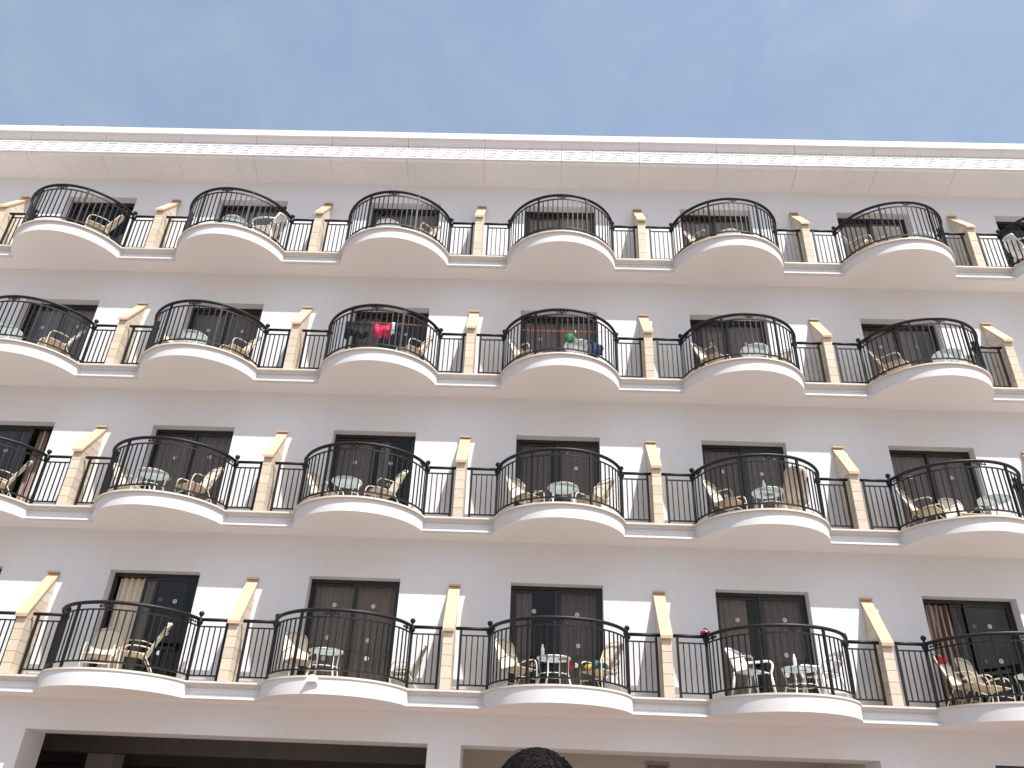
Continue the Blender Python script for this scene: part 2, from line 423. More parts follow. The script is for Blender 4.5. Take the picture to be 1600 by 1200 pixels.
# curtains behind the glass
def curtain(x0, x1, zt, seed, mt, sway=0.0):
    rn = random.Random(seed); ph = rn.uniform(0, 6); k = rn.uniform(11, 15)
    nu = max(10, int((x1-x0)/.016))
    def fn(u, v):
        x = x0 + (x1-x0)*u; a = .045*(0.6 + .4*v)
        y = a*math.sin(k*2*math.pi*(x)/1.7 + ph + .6*math.sin(5*x)) + .012*math.sin(41*x+ph)
        return (x + sway*(1-v)*.25*(1 if x < 0 else -1), y - sway*.10*(1-v), .03 + (zt-.03)*v)
    return MB().grid(fn, nu, 8).mesh('curtain', mt)
CUR = {(0,0): [(-.84, -.02, 'curtain_cream')], (0,1): [(-.84, .84, 'curtain')], (0,2): [(-.84, -.50, 'curtain'), (.05, .84, 'curtain')],
       (0,3): [(-.84, -.25, 'curtain'), (-.05, .84, 'curtain')], (0,4): [(-.84, -.18, 'striped')], (0,-1): [(-.84, .84, 'curtain')],
       (1,-1): [(-.30, .20, 'striped'), (.40, .62, 'striped')], (1,0): [(-.84, .84, 'curtain')], (1,1): [(-.84, -.05, 'curtain'), (0.1, .3, 'curtain')], (1,2): [(-.84, -.15, 'curtain'), (.10, .84, 'curtain')],
       (1,3): [(-.84, .1, 'curtain'), (.12, .84, 'curtain')], (1,4): [(-.84, .84, 'curtain')],
       (2,-1): [(-.55, .84, 'curtain')], (2,0): [(-.84, .84, 'curtain')], (2,1): [(-.84, -.3, 'curtain')], (2,2): [(-.84, .84, 'curtain')], (2,3): [(-.6, .84, 'curtain')], (2,4): [(-.84, .5, 'curtain')],
       (3,-1): [(-.84, .3, 'curtain')], (3,0): [(-.2, .84, 'curtain')], (3,1): [(-.84, .84, 'curtain')], (3,2): [(-.84, .84, 'curtain')], (3,3): [(-.84, .2, 'curtain')], (3,4): [(-.84, .84, 'curtain')], (3,5): [(-.84, -.2, 'curtain')]}
CN = {'curtain': 'dull beige curtain', 'curtain_cream': 'bright cream curtain', 'striped': 'brown and white striped curtain'}
for (f, b), lst in CUR.items():
    for i, (x0, x1, mt) in enumerate(lst):
        o = obj('curtain', curtain(x0, x1, DT-.07, f*31+b*7+i, mt, .5 if mt == 'striped' and f == 0 else 0), None, (BX(b), D + REC + .15, FZ[f]))
        nm = CN[mt]
        if len(lst) > 1: nm = ('left ' if i == 0 else 'right ') + nm
        tag(o, nm + ' behind glass door of ' + where(f, b), 'curtain', 'curtains behind the glass doors')

# ------------------------------------------------------------------ cornice
cor = empty('cornice', (0, 0, 0), hotel)
YM = -0.14; CZ0, CZ1, CZ2, CZ3 = 12.806, 12.885, 13.30, 13.50
prof = [(D - .002, TOPZ), (YM + .045, CZ0), (YM + .030, CZ0 + .030), (YM + .024, CZ1 - .012), (YM + .024, CZ1), (YM + .024, CZ2),
        (YM - .030, CZ2 + .012), (YM - .030, CZ2 + .045), (YM - .050, CZ2 + .060), (YM - .058, CZ2 + .105), (YM - .080, CZ2 + .150), (YM - .085, CZ2 + .185),
        (YM - .130, CZ3), (YM - .130, CZ3 + .195), (YM - .08, CZ3 + .205), (D + .25, CZ3 + .205), (D + .25, TOPZ)]
PL = P/2
cm = MB().prism(prof, .005, PL - .005, 'x').mesh('cornice_panel', 'cornice')
cb = MB().prism([(D, TOPZ+.012), (YM + .08, CZ0+.015), (YM + .08, CZ2), (YM - .08, CZ3), (YM - .08, CZ3+.18), (D+.2, CZ3+.18), (D+.2, TOPZ+.012)], XL, XR, 'x').mesh('cornice_core', 'cornice')
obj('cornice_core', cb, cor)
n0, n1 = int(round(XL/PL)), int(round(XR/PL))
for i in range(n0, n1): obj('cornice_panel', cm, cor, (i*PL, random.uniform(-.003, .003), random.uniform(-.003, .003)))
def key_mesh():
    """one square Greek key: a proud plate cut by the narrow grooves of the key"""
    U = P/10; H = CZ2 - CZ1 - .02; m = MB(); z = 0.0; x0, x1 = .008, .972
    for kind, h, ga, gb in (('b', .11, 0, 0), ('g', .11, .10, .60), ('b', .11, 0, 0), ('g', .10, .28, .56), ('b', .09, 0, 0), ('g', .10, .44, .78), ('b', .11, 0, 0), ('g', .11, .14, .86), ('b', .16, 0, 0)):
        spans = [(x0, x1)] if kind == 'b' else [(x0, ga), (gb, x1)]
        for a_, b_ in spans: m.box(a_*U, b_*U, -.034, 0, z*H, (z+h)*H)
        z += h
    return m.mesh('key_ornament', 'cornice')
KM = key_mesh()
for i in range(int(-7.6/(P/10)), int(24.5/(P/10))):
    obj('key_ornament', KM, cor, (i*P/10, YM + .0235, CZ1 + .010))

# ------------------------------------------------------------------ ground storey
ot = -0.83; th = 0.7
cols = [(XL, 0.382), (7.676, 8.272), (15.675, 17.669), (24.6, XR)]
m = MB(); m.box(XL, XR, D, D + th, ot, ZB)
obj('ground_storey_beam', m.mesh('ground_storey_beam', 'paint'), hotel)
for a, b in cols:
    m = MB(); m.box(a, b, D, D + th, GZ, ot); obj('ground_storey_wall', m.mesh('ground_storey_wall', 'paint'), hotel)
m = MB(); m.box(XL+.3, XR-.3, D + th, 11.7, -.50, -.35)                      # ceiling
obj('undercroft_ceiling', m.mesh('undercroft_ceiling', 'under'), hotel)
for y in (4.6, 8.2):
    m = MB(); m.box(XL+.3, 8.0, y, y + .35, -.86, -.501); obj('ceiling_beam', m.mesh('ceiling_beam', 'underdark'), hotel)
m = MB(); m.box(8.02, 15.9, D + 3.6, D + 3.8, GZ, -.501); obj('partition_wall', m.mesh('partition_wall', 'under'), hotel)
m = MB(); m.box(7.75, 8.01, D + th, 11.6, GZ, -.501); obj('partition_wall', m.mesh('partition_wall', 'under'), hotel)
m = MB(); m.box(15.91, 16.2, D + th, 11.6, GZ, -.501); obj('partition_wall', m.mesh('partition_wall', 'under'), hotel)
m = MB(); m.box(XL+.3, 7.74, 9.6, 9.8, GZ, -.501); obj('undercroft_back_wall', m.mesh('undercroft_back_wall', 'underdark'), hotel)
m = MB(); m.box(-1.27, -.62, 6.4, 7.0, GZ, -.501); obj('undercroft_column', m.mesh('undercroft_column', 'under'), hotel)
navy = mat('navy_paint', (0.018, 0.018, 0.06), 0.5)
m = MB(); m.box(17.672, 24.59, D + .02, D + .10, GZ, ot - .004); obj('shutter', m.mesh('shutter', navy), hotel)

# ------------------------------------------------------------------ railings
BARH = 0.862; bz0 = 0.115
BAR = MB().box(-.010, .010, -.010, .010, bz0, bz0 + BARH).mesh('baluster', 'metal')
POST = MB().box(-.021, .021, -.021, .021, 0, RZ - .01).mesh('post', 'metal')
ENDPOST = MB().box(-.024, .024, -.024, .024, 0, RZ - .02).mesh('post', 'metal')
FIN = MB().lathe([(.012, -.085), (.038, -.075), (.048, -.045), (.046, -.010), (.036, .015), (.017, .032), (.015, .048), (.030, .060), (.040, .082), (.040, .098), (.028, .118), (.010, .126)], n=12).mesh('finial', 'metal')
def scroll():
    m = MB()
    for s in (-1, 1):
        pts = []
        for k in range(15):
            a = k*.42; r_ = .034*(1 - k/17)
            pts.append((s*(.045 + r_*math.cos(a) - .012), 0, r_*math.sin(a)))
        m.tube(pts, .011, 5)
        m.add([(s*.075, -.006, 0), (s*.10, -.009, .036), (s*.145, 0, .004), (s*.10, -.009, -.032), (s*.10, .010, 0)], [(0, 1, 4), (1, 2, 4), (2, 3, 4), (3, 0, 4), (0, 3, 2, 1)])
    m.lathe([(.004, -.05), (.016, -.03), (.020, 0), (.016, .03), (.004, .05)], n=8)
    m.box(-.09, .09, -.004, .004, -.006, .006)
    return m.mesh('scroll_ornament', 'metal')
SCR = scroll()
A0 = math.asin(RW/RR); 
def arc(z, n=44, r=RR): return [(r*math.sin(-A0 + 2*A0*k/n), RC - r*math.cos(-A0 + 2*A0*k/n), z) for k in range(n+1)]
def bar_path(m, pts, hw, hh):
    """rectangular bar swept along a level path"""
    vs = []; fs = []; n = len(pts)
    for i, p in enumerate(pts):
        a = Vector(pts[max(i-1, 0)]); b = Vector(pts[min(i+1, n-1)]); t = (b-a).normalized(); nn = Vector((-t.y, t.x, 0))
        p = Vector(p)
        vs += [p + nn*hw + Vector((0,0,hh)), p - nn*hw + Vector((0,0,hh)), p - nn*hw - Vector((0,0,hh)), p + nn*hw - Vector((0,0,hh))]
    for i in range(n-1):
        for k in range(4): fs.append((i*4+k, i*4+(k+1) % 4, i*4+4+(k+1) % 4, i*4+4+k))
    fs += [(0, 1, 2, 3), (n*4-1, n*4-2, n*4-3, n*4-4)]
    m.add(vs, fs)
XE = P/2 - PWD/2 - .002     # the straight stretch ends against the pier
HR = MB().tube(arc(RZ), .034, 8)
for s in (-1, 1): HR.tube([(s*(RW+.03), RY, RZ), (s*XE, RY, RZ)], .032, 8)
HR = HR.mesh('handrail', 'metal')
UR = MB(); LRM = MB()
bar_path(UR, arc(RZ - .125), .013, .012); bar_path(LRM, arc(bz0 - .005), .014, .013)
for s in (-1, 1):
    bar_path(UR, [(s*RW, RY, RZ-.125), (s*(XE-.10), RY, RZ-.125)], .013, .012); bar_path(LRM, [(s*RW, RY, bz0-.005), (s*(XE-.10), RY, bz0-.005)], .014, .013)
UR = UR.mesh('upper_rail', 'metal'); LRM = LRM.mesh('lower_rail', 'metal')
AI = math.asin(.565/RR)
def railing(f, b):
    e = empty('balcony_railing', (BX(b), 0, FZ[f]))
    tag(e, 'black metal railing around ' + where(f, b), 'railing', 'curved balcony railings')
    obj('handrail', HR, e); obj('upper_rail', UR, e); obj('lower_rail', LRM, e)
    def on(a): return (RR*math.sin(a), RC - RR*math.cos(a), 0)
    for s in (-1, 1):
        ep = obj('post', ENDPOST, e, (s*RW, RY, 0)); obj('finial', FIN, ep, (0, 0, RZ), scale=1.25)
        obj('post', POST, e, on(s*AI), s*AI); obj('post', POST, e, (s*(XE-.10), RY, 0))
        for k in range(1, 5): obj('baluster', BAR, e, (s*(RW + (XE-.10-RW)*k/5), RY, 0))
        for k in range(1, 10): a = s*(AI + (A0-AI)*k/10); obj('baluster', BAR, e, on(a), a)
        a = s*(A0 - .20); p = on(a); obj('scroll_ornament', SCR, e, (p[0], p[1], RZ - .075), a)
    for k in range(1, 10): a = -AI + 2*AI*k/10; obj('baluster', BAR, e, on(a), a)
    p = on(0); obj('scroll_ornament', SCR, e, (p[0], p[1], RZ - .075), 0)
    return e
for f, b in VIS: railing(f, b)

# ------------------------------------------------------------------ furniture (faces +x in its own space)
def sling_back(u, v):
    # u across, v up
    zz = v; wdt = .27*(1 - .20*max(0, v-.62)**2/.144) * (1 if v < .8 else math.sqrt(max(.05, 1 - ((v-.8)/.235)**2)))
    y = (u-.5)*2*wdt
    return (-.20 - .27*v - .05*v*v + .05*(1-abs(u-.5)*2)*-.6, y, .40 + .72*v)
BACK = MB().grid(sling_back, 9, 14, thick=.022).mesh('backrest', 'sling')
SEAT = MB().grid(lambda u, v: (-.21 + .50*v, (u-.5)*.52, .405 + .03*v - .035*math.sin(math.pi*v)*(1-abs(u-.5)) + (-.03*max(0, v-.85)/.15)), 7, 9, thick=.028).mesh('seat', 'seat')
def arm_frame(s):
    y = s*.285; m = MB()
    m.tube(spline([(.27, y, 0), (.29, y, .30), (.285, y, .52), (.22, y, .63), (.05, y, .655), (-.15, y, .64), (-.27, y, .60)], 4), .0135, 6)
    return m.mesh('arm', 'tube')
def leg_mesh(s):
    y = s*.275; m = MB()
    m.tube(spline([(-.42, y, 0), (-.28, y, .22), (-.12, y, .40), (.26, y, .425)], 4), .0125, 6)
    return m.mesh('leg', 'tube')
def stile(s):
    m = MB(); m.tube(spline([(-.19, s*.272, .40), (-.30, s*.272, .66), (-.43, s*.265, .96), (-.47, s*.19, 1.08), (-.50, s*.0, 1.125)], 4), .013, 6); return m.mesh('back_tube', 'tube')
XBARS = [MB().tube([(.28, -.28, .24), (.28, .28, .24)], .011, 6).mesh('cross_bar', 'tube'), MB().tube([(-.30, -.27, .20), (-.30, .27, .20)], .011, 6).mesh('cross_bar', 'tube')]
ARMS = [arm_frame(s) for s in (-1, 1)]; LEGS = [leg_mesh(s) for s in (-1, 1)]; STL = [stile(s) for s in (-1, 1)]
def armchair(loc, rz, label, scale=.86, seat=None):
    e = empty('sling_armchair', loc, None, rz); e.scale = (scale,)*3
    tag(e, label, 'chair', 'beige sling armchairs on the balconies')
    obj('seat', seat or SEAT, e); obj('backrest', BACK, e)
    for i in (0, 1): obj('cross_bar', XBARS[i], e); obj('arm', ARMS[i], e); obj('leg', LEGS[i], e); obj('back_tube', STL[i], e)
    return e
# white plastic chair
def plastic_parts():
    seat = MB().grid(lambda u, v: (-.20 + .44*v, (u-.5)*(.44 + .06*v), .43 - .02*math.sin(math.pi*v)*math.sin(math.pi*u) - .03*max(0, v-.8)/.2), 7, 8, thick=.02).mesh('seat', 'white')
    bk = MB()
    def bf(y, z): return (-.21 - .20*(z-.42)/.45 + .9*y*y, y, z)
    top = [bf(-.22 + .44*k/12, .84 + .05*math.sin(math.pi*k/12)) for k in range(13)]
    bk.tube(top, .020, 6)
    for s in (-1, 1): bk.tube([bf(s*.22, .42 + .42*k/5) for k in range(6)], .020, 6)
    for k in range(-4, 5):
        y = k*.045
        def slat(u, v, y=y): return bf(y + (u-.5)*.030, .43 + .43*v)
        bk.grid(slat, 2, 6, thick=.008)
    def band(u, v): return bf(-.21 + .42*u, .56 + .05*v)
    bk.grid(band, 9, 2, thick=.009)
    bk = bk.mesh('backrest', 'white')
    arms = []; legs = []
    for s in (-1, 1):
        a = MB(); pth = spline([(-.27, s*.235, .66), (-.05, s*.285, .655), (.18, s*.285, .64), (.25, s*.275, .56), (.22, s*.25, .42)], 4)
        a.tube(pth, .021, 6); arms.append(a.mesh('arm', 'white'))
        legs.append(MB().tube([(.27, s*.27, 0), (.215, s*.235, .43)], [.018, .030], 6).mesh('leg', 'white'))
        legs.append(MB().tube([(-.29, s*.25, 0), (-.20, s*.21, .43)], [.018, .030], 6).mesh('leg', 'white'))
    return seat, bk, arms, legs
PSEAT, PBACK, PARMS, PLEGS = plastic_parts()
def plastic_chair(loc, rz, label):
    e = empty('plastic_chair', loc, None, rz)
    tag(e, label, 'chair', 'white plastic chairs')
    obj('seat', PSEAT, e); obj('backrest', PBACK, e)
    for a in PARMS: obj('arm', a, e)
    for a in PLEGS: obj('leg', a, e)
    return e
# round glass table
TR = .29; TH = .50
TTOP = MB().lathe([(.01, TH-.004), (TR, TH-.004), (TR, TH+.004), (.01, TH+.004)], n=28).mesh('table_top', 'table_glass')
TRIM = MB().tube([(TR*math.cos(2*math.pi*k/28), TR*math.sin(2*math.pi*k/28), TH) for k in range(28)], .014, 6, True).mesh('rim', 'table_leg')
TLEGS = []
for k in range(4):
    a = math.pi/4 + k*math.pi/2; c_, s_ = math.cos(a), math.sin(a)
    TLEGS.append(MB().tube(spline([(c_*.33, s_*.33, 0), (c_*.265, s_*.265, .24), (c_*.27, s_*.27, .42), (c_*(TR-.005), s_*(TR-.005), TH-.012)], 4), .016, 6).mesh('leg', 'table_leg'))
TRING = MB().tube([(.27*math.cos(2*math.pi*k/20), .27*math.sin(2*math.pi*k/20), .22) for k in range(20)], .008, 5, True).mesh('stretcher_ring', 'table_leg')
def table(loc, rz, label):
    e = empty('round_table', loc, None, rz); tag(e, label, 'table', 'small round tables on the balconies')
    tp = obj('table_top', TTOP, e); obj('rim', TRIM, tp); obj('stretcher_ring', TRING, e)
    for l in TLEGS: obj('leg', l, e)
    return e
# (floor, bay, kind, dx, y, yaw, note)
ITEMS = [
 (0,0,'c',-.38,.05,-75,'facing out on left of'), (0,0,'c',.42,-.25,172,'seen in profile on right of'),
 (0,1,'c',-.66,-.12,-18,'reclining on left side of'), (0,1,'t',-.13,-.42,0,'standing on'), (0,1,'c2',1.16,.34,180,'by the right pier of'),
 (0,2,'c',-.74,-.10,-12,'on left side of'), (0,2,'t',-.10,-.48,20,'with red cloth, on'), (0,2,'c',.74,-.10,192,'piled with things on right of'),
 (0,3,'p',-.60,-.25,-50,'with slatted back, on left of'), (0,3,'t',.22,-.30,10,'standing on'), (0,3,'p',.68,-.12,205,'on right side of'),
 (0,4,'c',-.75,-.05,-15,'under a red cloth on left of'), (0,4,'c',-.28,.14,-60,'behind the red cloth chair on'), (0,4,'t',.22,-.42,0,'standing on'),
 (1,-1,'c',.62,-.15,186,'on right side of'),
 (1,0,'c',-.70,.0,18,'in left corner of'), (1,0,'t',-.06,-.52,0,'standing on'), (1,0,'c',.68,-.20,205,'on right side of'),
 (1,1,'c',-.72,.05,10,'in left corner of'), (1,1,'t',-.22,-.40,30,'standing on'), (1,1,'c',.46,-.22,184,'leaning back on right of'),
 (1,2,'c',-.66,-.15,-14,'on left side of'), (1,2,'t',.05,-.42,0,'standing on'), (1,2,'c',.66,-.15,192,'on right side of'),
 (1,3,'c',-.68,-.20,-10,'on left side of'), (1,3,'t',.02,-.50,0,'standing on'), (1,3,'c',.55,-.30,92,'turned inward on right of'),
 (1,4,'c',-.78,-.10,-12,'on left side of'), (1,4,'c',.10,.18,-86,'against the door of'), (1,4,'t',.36,-.48,15,'standing on'),
 (2,-1,'t',-.22,-.52,0,'standing on'), (2,-1,'c',.72,-.25,200,'on right side of'),
 (2,0,'c',-.60,-.22,-25,'on left side of'), (2,0,'t',-.08,-.50,0,'standing on'), (2,0,'c',.76,-.15,200,'on right side of'),
 (2,1,'c',.72,-.30,190,'below laundry on right of'),
 (2,2,'c',-.72,-.22,-5,'on left side of'), (2,2,'t',.36,-.50,0,'with green plate, on'),
 (2,3,'c',-.66,-.30,-12,'on left side of'), (2,3,'t',.18,-.52,0,'standing on'), (2,3,'c',.72,-.15,195,'on right side of'),
 (2,4,'c',-.74,-.22,-10,'on left side of'), (2,4,'t',.28,-.52,0,'standing on'), (2,4,'c',.80,-.10,195,'on right side of'),
 (3,-1,'c',.70,-.42,215,'on right side of'),
 (3,0,'t',.12,-.58,0,'standing on'), (3,0,'p',.82,-.35,175,'on right side of'),
 (3,1,'t',-.16,-.56,0,'standing on'), (3,1,'c',.62,-.38,198,'on right side of'),
 (3,3,'c',-.58,-.35,-15,'on left side of'), (3,3,'t',-.02,-.46,0,'standing on'),
 (3,4,'c',-.74,-.30,-8,'on left side of'), (3,4,'c',-.22,-.30,-70,'facing out in middle of'), (3,4,'t',.45,-.50,0,'standing on'),
 (3,5,'p',-.86,-.22,-5,'on left side of'),
]
for f, b, k, dx, y, yaw, note in ITEMS:
    if k == 'c': yaw += -36 if -40 < yaw < 40 else 32 if 170 < yaw < 210 else 0
    y += (0, 0, .10, .20)[f]
    loc = (BX(b) + dx, y, FZ[f]); lab = {'c': 'beige armchair ', 'c2': 'small beige armchair ', 't': 'round glass table ', 'p': 'white plastic chair '}[k] + note + ' ' + where(f, b)
    if k == 'c': armchair(loc, R(yaw), lab)
    elif k == 'c2': armchair(loc, R(yaw), lab, .72)
    elif k == 't': table(loc, R(yaw), lab)
    else: plastic_chair(loc, R(yaw), lab)

# ------------------------------------------------------------------ small things on the balconies
def drape(name, fn, nu, nv, mt, label, cat, loc=(0, 0, 0), rz=0, thick=.004):
    return tag(obj(name, MB().grid(fn, nu, nv, thick=thick).mesh(name, mt), None, loc, rz), label, cat)
red = cloth('red_cloth', (0.62, 0.015, 0.03)); pink = cloth('pink_red_cloth', (0.72, 0.02, 0.10)); black = cloth('black_cloth', (0.012, 0.012, 0.016)); blue = cloth('blue_cloth', (0.012, 0.03, 0.12))
white = cloth('white_cloth', (0.75, 0.75, 0.75)); navyc = cloth('navy_cloth', (0.02, 0.025, 0.06)); lblue = cloth('pale_blue_cloth', (0.28, 0.36, 0.44)); orange = mat('orange_cord', (0.75, 0.16, 0.03), 0.7)
# red towel folded over table edge
drape('red_cloth', lambda u, v: (-.12 + .26*u, -.07 + .14*v + .02*math.sin(9*u), (.512 + .012*math.sin(17*u)*math.sin(11*v)) if u < .62 else .512 - (u-.62)*.42 + .01*math.sin(13*v)), 12, 7, red,
      'bright red cloth lying on round table, ' + where(0, 2), 'cloth', (BX(2) + .10, -.48, 0), .3, .012)
drape('red_cloth', lambda u, v: (-.47 - .05*v + .03*math.sin(8*u) + (.06 if v < .5 else -.02), -.16 + .32*u, 1.08 - abs(v-.5)*.36 + .02*math.sin(15*u)), 10, 9, red,
      'red cloth hung over armchair back, ' + where(0, 4), 'cloth', (BX(4) - .75, -.05, 0.0), R(-51), .012).scale = (.88,)*3
drape('blue_cushion', lambda u, v: (-.16 + .38*u, -.20 + .40*v, .44 + .05*math.sin(math.pi*u)**.5*math.sin(math.pi*v)**.5), 8, 8, lblue,
      'pale blue cushion on armchair seat, ' + where(0, 0), 'cushion', (BX(0) - .38, .05, -.025), R(-75), .03).scale = (.9,)*3
# things piled on the right-hand chair of the fourth balcony
def blob(name, mt, loc, r, label, cat, sq=(1, 1, 1)):
    m = MB(); rn = random.Random(hash(label) % 97 if False else len(label))
    n, k = 10, 7; vs = []
    def fn(u, v):
        a = 2*math.pi*u; t = math.pi*(v*.98 + .01); d = r*(1 + .16*math.sin(3*a + 1)*math.sin(2*t) + .1*math.sin(5*t + 2*a))
        return (d*sq[0]*math.sin(t)*math.cos(a), d*sq[1]*math.sin(t)*math.sin(a), r*sq[2] - d*sq[2]*math.cos(t))
    m.grid(fn, 15, 10)
    return tag(obj(name, m.mesh(name, mt), None, loc), label, cat)
cx = BX(2) + .60
blob('plastic_bag', cloth('teal_plastic', (0.02, 0.16, 0.18)), (BX(2) + .68, -.13, .370), .085, 'teal plastic bag on right armchair, ' + where(0, 2), 'bag', (1, .9, 1.1))
blob('plastic_bag', cloth('yellow_plastic', (0.60, 0.42, 0.06)), (BX(2) + .54, -.21, .372), .065, 'yellow bag at front edge of right armchair, ' + where(0, 2), 'bag', (1.3, .9, .8))
blob('plastic_bag', cloth('green_plastic', (0.05, 0.16, 0.09)), (BX(2) + .80, -.22, .368), .07, 'dark green bag against right armchair back, ' + where(0, 2), 'bag')
def bottle(loc, mt, label):
    o = obj('bottle', MB().lathe([(.030, 0), (.034, .01), (.034, .16), (.014, .21), (.013, .24)], n=10).mesh('bottle', mt), None, loc); tag(o, label, 'bottle')
bottle((BX(2) - .30, -.44, .505), MT['table_glass'], 'clear bottle on left of the round table, ' + where(0, 2))
bottle((BX(3) + .14, -.36, .505), MT['white'], 'white bottle on round table between the plastic chairs, ' + where(0, 3))
blob('bowl', MT['white'], (BX(3) + .34, -.26, .505), .06, 'small white bowl on round table, ' + where(0, 3), 'bowl', (1.2, 1.2, .7))
bottle((BX(1-0+2) - .04, -.52, FZ[1] + .505), MT['table_glass'], 'clear bottle on round table, ' + where(1, 3))
blob('towel', white, (BX(3) + .10, -.44, FZ[1] + .505), .085, 'crumpled pale towel on round table, ' + where(1, 3), 'towel', (1.2, 1, .7))
# green plate standing on a table, second row from top
o = obj('plate', MB().lathe([(.01, 0), (.09, .004), (.115, .016), (.115, .022), (.01, .010)], n=18).mesh('plate', cloth('green_enamel', (0.03, 0.22, 0.06))), None, (BX(2) + .17, -.72, FZ[2] + .50), rot=(R(100), 0, R(8)))
tag(o, 'bright green round plate beside glass table, ' + where(2, 2), 'plate')
# burgundy cap on the railing knob
m = MB()
def capf(u, v):
    a = 2*math.pi*u; t = math.pi/2*v
    return (.098*math.cos(a)*math.cos(t), .098*math.sin(a)*math.cos(t), .02 + .085*math.sin(t))
m.grid(capf, 17, 8, thick=.006)
sh = mat('burgundy_satin', (0.22, 0.012, 0.045), 0.25, 0.2, 6)
cap = empty('swim_cap', (BX(3) - RW, RY, RZ + .03)); tag(cap, 'shiny burgundy cap with pink band over railing knob, ' + where(0, 3), 'cap')
obj('crown', m.mesh('crown', sh), cap)
m = MB(); m.grid(lambda u, v: tuple(Vector(capf(u, .32 + .22*v)) * 1.03), 17, 3, thick=.004); obj('band', m.mesh('band', cloth('pink_satin', (0.75, 0.35, 0.45))), cap)
# laundry lines
def line(f, b, label, sag=.07, z=.93, yy=-.62, mt=None):
    pts = [(-1.10 + 2.2*k/16, yy + .35*abs(-1 + 2*k/16)**2, z + .10*abs(-1 + 2*k/16)**2 - sag*(1 - (-1 + 2*k/16)**2)) for k in range(17)]
    return tag(obj('clothesline', MB().tube(pts, .006, 5).mesh('clothesline', mt or orange), None, (BX(b), 0, FZ[f])), label, 'clothesline')
line(2, 1, 'thin orange clothesline carrying laundry, ' + where(2, 1), .07, .92)
line(2, 2, 'sagging bare orange clothesline, ' + where(2, 2), .15, .90)
def garment(f, b, x0, x1, mt, drop, label, z=.875, yy=-.60, seed=1, neck=.0):
    rn = random.Random(seed); ph = rn.uniform(0, 6)
    def fn(u, v):
        x = x0 + (x1-x0)*(u + .08*(v)*math.sin(3*u+ph)*(u-.5))
        return (x, yy + .035*math.sin(11*u*(x1-x0)/.3 + ph)*v + .02*math.sin(7*v+ph), z + .01 - drop*v*(1 - .22*math.sin(5*u+ph)**2) - neck*math.sin(math.pi*u)*(1-v))
    return drape('garment', fn, 13, 9, mt, label, 'laundry', (BX(b), 0, FZ[f]), 0, .006)
garment(2, 1, -.72, -.18, black, .46, 'black garment at left end of clothesline, ' + where(2, 1), seed=2)
garment(2, 1, -.10, .26, pink, .40, 'crimson garment in middle of clothesline, ' + where(2, 1), .855, seed=3, neck=.05)
garment(2, 1, .28, .36, white, .36, 'narrow white cloth right of the crimson garment, ' + where(2, 1), .865, seed=5)
garment(2, 1, .38, .56, navyc, .40, 'dark navy garment at right end of clothesline, ' + where(2, 1), .875, seed=4)
# pegs
PEG = MB().box(-.008, .008, -.010, .010, -.05, .012).mesh('clothes_peg', 'white')
PEGO = MB().box(-.010, .010, -.010, .010, -.06, .014).mesh('clothes_peg', orange)
for x, me, nm in ((-.50, PEG, 'white clothes peg above the black garment'), ):
    tag(obj('clothes_peg', me, None, (BX(1) + x, -.56, FZ[2] + .90)), nm + ', ' + where(2, 1), 'peg')
tag(obj('clothes_peg', PEGO, None, (BX(2) + .02, -.62, FZ[2] + .785)), 'orange peg in middle of bare clothesline, ' + where(2, 2), 'peg')
tag(obj('clothes_peg', PEG, None, (BX(2) + .30, -.60, FZ[2] + .785)), 'white peg right of middle of bare clothesline, ' + where(2, 2), 'peg')
# blue bag hanging inside the rail
a = .62
drape('blue_bag', lambda u, v: (-.16 + .32*u + .03*math.sin(6*v), -.03*math.sin(math.pi*u)*math.sin(math.pi*v), .34 - .30*v*(1 - .3*u) + .06*abs(u-.5)*(1-v)), 9, 8, blue,
      'crumpled blue cloth behind the rail, ' + where(2, 2), 'cloth', (BX(2) + RR*math.sin(a) - .03, RC - RR*math.cos(a) + .10, FZ[2] + .10), a, .05)
# white plaster scrap on the lip of the third balcony
m = MB(); m.prism([(-.125, 0), (.125, 0), (.075, .085), (.02, .115), (-.05, .10)], -.012, .012, 'z')
o = obj('plaster_scrap', MB().add([(x, y, z) for (x, z, y) in m.v], m.f).mesh('plaster_scrap', 'white'), None, (BX(1) - .17, -BUL - .018, FZ[0] - .105))
tag(o, 'white plaster scrap stuck below the floor edge, ' + where(0, 1), 'plaster')
# stub on the roof edge
o = obj('roof_fitting', MB().lathe([(.05, 0), (.05, .05), (.03, .09), (.01, .10)], n=8).mesh('roof_fitting', 'metal'), None, (-3.29, YM - .06, CZ3 + .202))
tag(o, 'tiny dark fitting on cornice top near left edge', 'fitting')

# ------------------------------------------------------------------ sign in the undercroft
sg = empty('no_parking_sign', (12.31, D + 3.58, -.765)); tag(sg, 'small grey sign reading NO PARKING on undercroft wall', 'sign')
obj('plate', MB().bbox(-.26, .26, -.008, .010, -.10, .10, .003).mesh('plate', mat('sign_grey', (0.34, 0.32, 0.31), 0.6)), sg)
cu = bpy.data.curves.new('lettering', 'FONT'); cu.body = 'NO PARKING'; cu.size = .098; cu.align_x = 'CENTER'; cu.align_y = 'CENTER'; cu.extrude = .001; cu.offset = .0022
to = bpy.data.objects.new('lettering_curve', cu); col.objects.link(to)
dg = bpy.context.evaluated_depsgraph_get(); me = bpy.data.meshes.new_from_object(to.evaluated_get(dg)); bpy.data.objects.remove(to)
me.materials.clear(); me.materials.append(mat('sign_black', (0.012, 0.012, 0.012), 0.6))
wx = max(v.co.x for v in me.vertices) - min(v.co.x for v in me.vertices)
obj('lettering', me, sg, (0, -.0105, 0), rot=(R(90), 0, 0), scale=(.43/wx, 1, 1))

